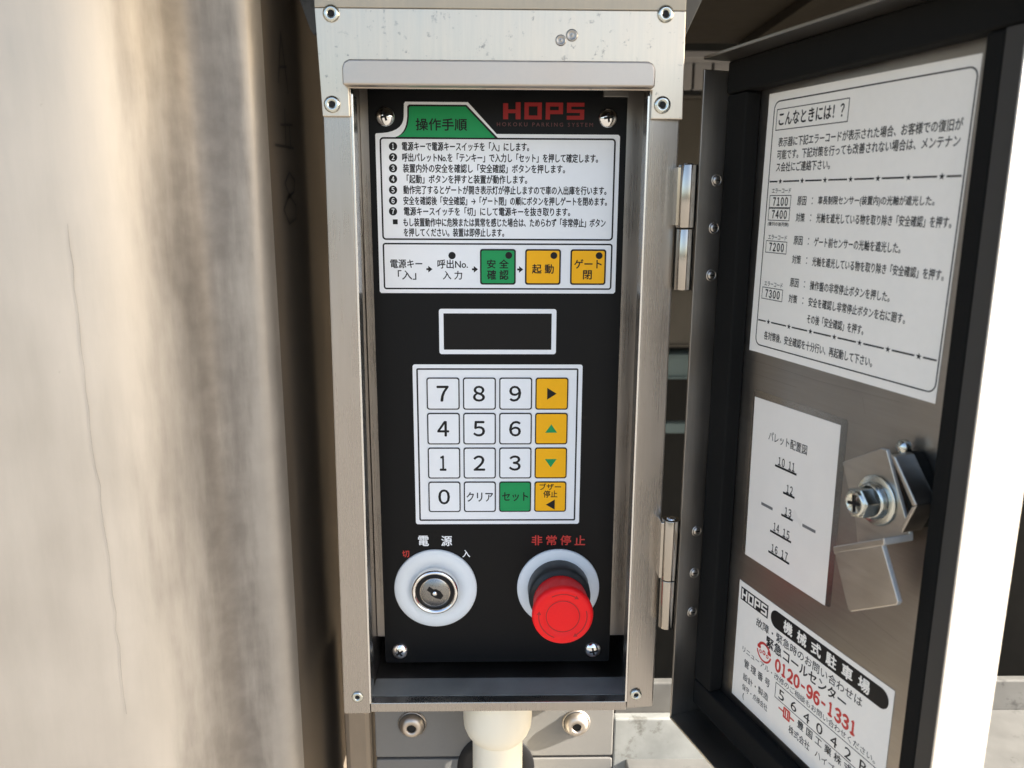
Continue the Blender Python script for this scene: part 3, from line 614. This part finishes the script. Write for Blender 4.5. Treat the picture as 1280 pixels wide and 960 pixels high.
# ------------------------------------------------------------------ below the cabinet
t = empty('mounting_plate', (0, 12, -188)); tag(t, 'grey painted bracket plate under the cabinet with two round-headed hex bolts', 'bracket')
b = B(); b.prism(rr(-69, 65.6, .6, 42, 1.2, 3), 0, 6, M_GREYPAINT); b.build('plate', t, bevel=.6)
for x in (-48, 44.4):
    q = B(); q.lathe([(8.0, 0), (7.8, -1.0), (7.4, -1.2)], x, 22, M_HOOD, n=36); q.build('washer', t)
    q = B(); q.lathe([(7.0, -1.2), (6.8, -2.4), (5.9, -4.0), (4.6, -4.9), (2.7, -5.3), (2.5, -4.3)], x, 22, M_HOOD, n=36)
    q.flat([(x+2.6*math.cos(R(60*i+8)), 22+2.6*math.sin(R(60*i+8))) for i in range(6)], -4.25, M_INK); q.build('hex_bolt', t)
t = empty('lower_mounting_plate', (0, 12, -260)); tag(t, 'lower grey painted plate with the dark cable hole behind the cream pipe', 'bracket')
b = B(); b.prism(rr(-69, 65.6, 0, 71, 1.2, 3), 0, 6, M_GREYPAINT); b.build('plate', t, bevel=.6)
b = B(); b.lathe([(22, -.3), (21.6, -.9), (17, -.9)], -1, 66, M_INK, n=40); b.disc(-1, 66, 21.7, -.5, M_INK); b.v = [v for v in b.v]; b.build('grommet', t)
# cream pipe with its collar, coming out of the cabinet floor
t = empty('conduit_pipe', (0, -8, -1150)); tag(t, 'cream plastic conduit pipe hanging from the cabinet underside', 'pipe')
def vtube(prof, name, n=48):
    b = B()
    for (r0, z0), (r1, z1) in zip(prof, prof[1:]):
        vs = []
        for i in range(n):
            a = 2*math.pi*i/n; vs += [(r0*math.cos(a), r0*math.sin(a), z0+1150), (r1*math.cos(a), r1*math.sin(a), z1+1150)]
        b.add(vs, [(2*i, 2*((i+1) % n), 2*((i+1) % n)+1, 2*i+1) for i in range(n)], M_PIPE, True)
    return b.build(name, t)
vtube([(13.4, -1150), (13.4, -157)], 'pipe'); vtube([(13.4, -159), (14.6, -158), (16.6, -155), (17.9, -151.5), (18.3, -147), (18.4, -129.6)], 'collar')

b = B(); b.prism([(-86, -1150), (-71, -1150), (-71, -131.8), (-86, -131.8)], 10, 60, M_POST); o = b.build('support_post', bevel=3); tag(o, 'narrow brownish steel post under the left edge of the cabinet', 'post')

# galvanised beam running right, behind the door foot
t = empty('galvanized_beam', (400, 0, -190)); tag(t, 'sunlit mottled galvanized steel beam low at the right, behind the door', 'beam')
b = B(); b.box(-327, 900, -45, 56, -6, 0, M_GALV); b.build('top_flange', t, bevel=1)
b = B(); b.box(-327, 900, -45, -39, -130, -6.2, M_GALV); b.build('web', t, bevel=1)
b = B(); b.box(-327, 900, 56.2, 62, -6, 20, M_GALV); b.build('rear_upstand', t, bevel=1)
b = B(); b.prism([(-334, -120), (-240, -120), (-240, 26), (-334, 26)], 12, 18, M_GALV2); b.v = [(x, y+.0, z) for x, y, z in b.v]; b.build('end_plate', t, bevel=1)
b = B(); b.lathe([(13, 0), (12.6, -2.2), (9.6, -2.4)], -292, -13, M_DARK, n=36); b.lathe([(8.4, -2.4), (8.2, -7), (7, -8.4), (4.2, -8.6), (4.0, -7), (.02, -7)], -292, -13, M_DOORF, n=24)
b.v = [(x, y+12, z) for x, y, z in b.v]; b.build('anchor_bolt', t)
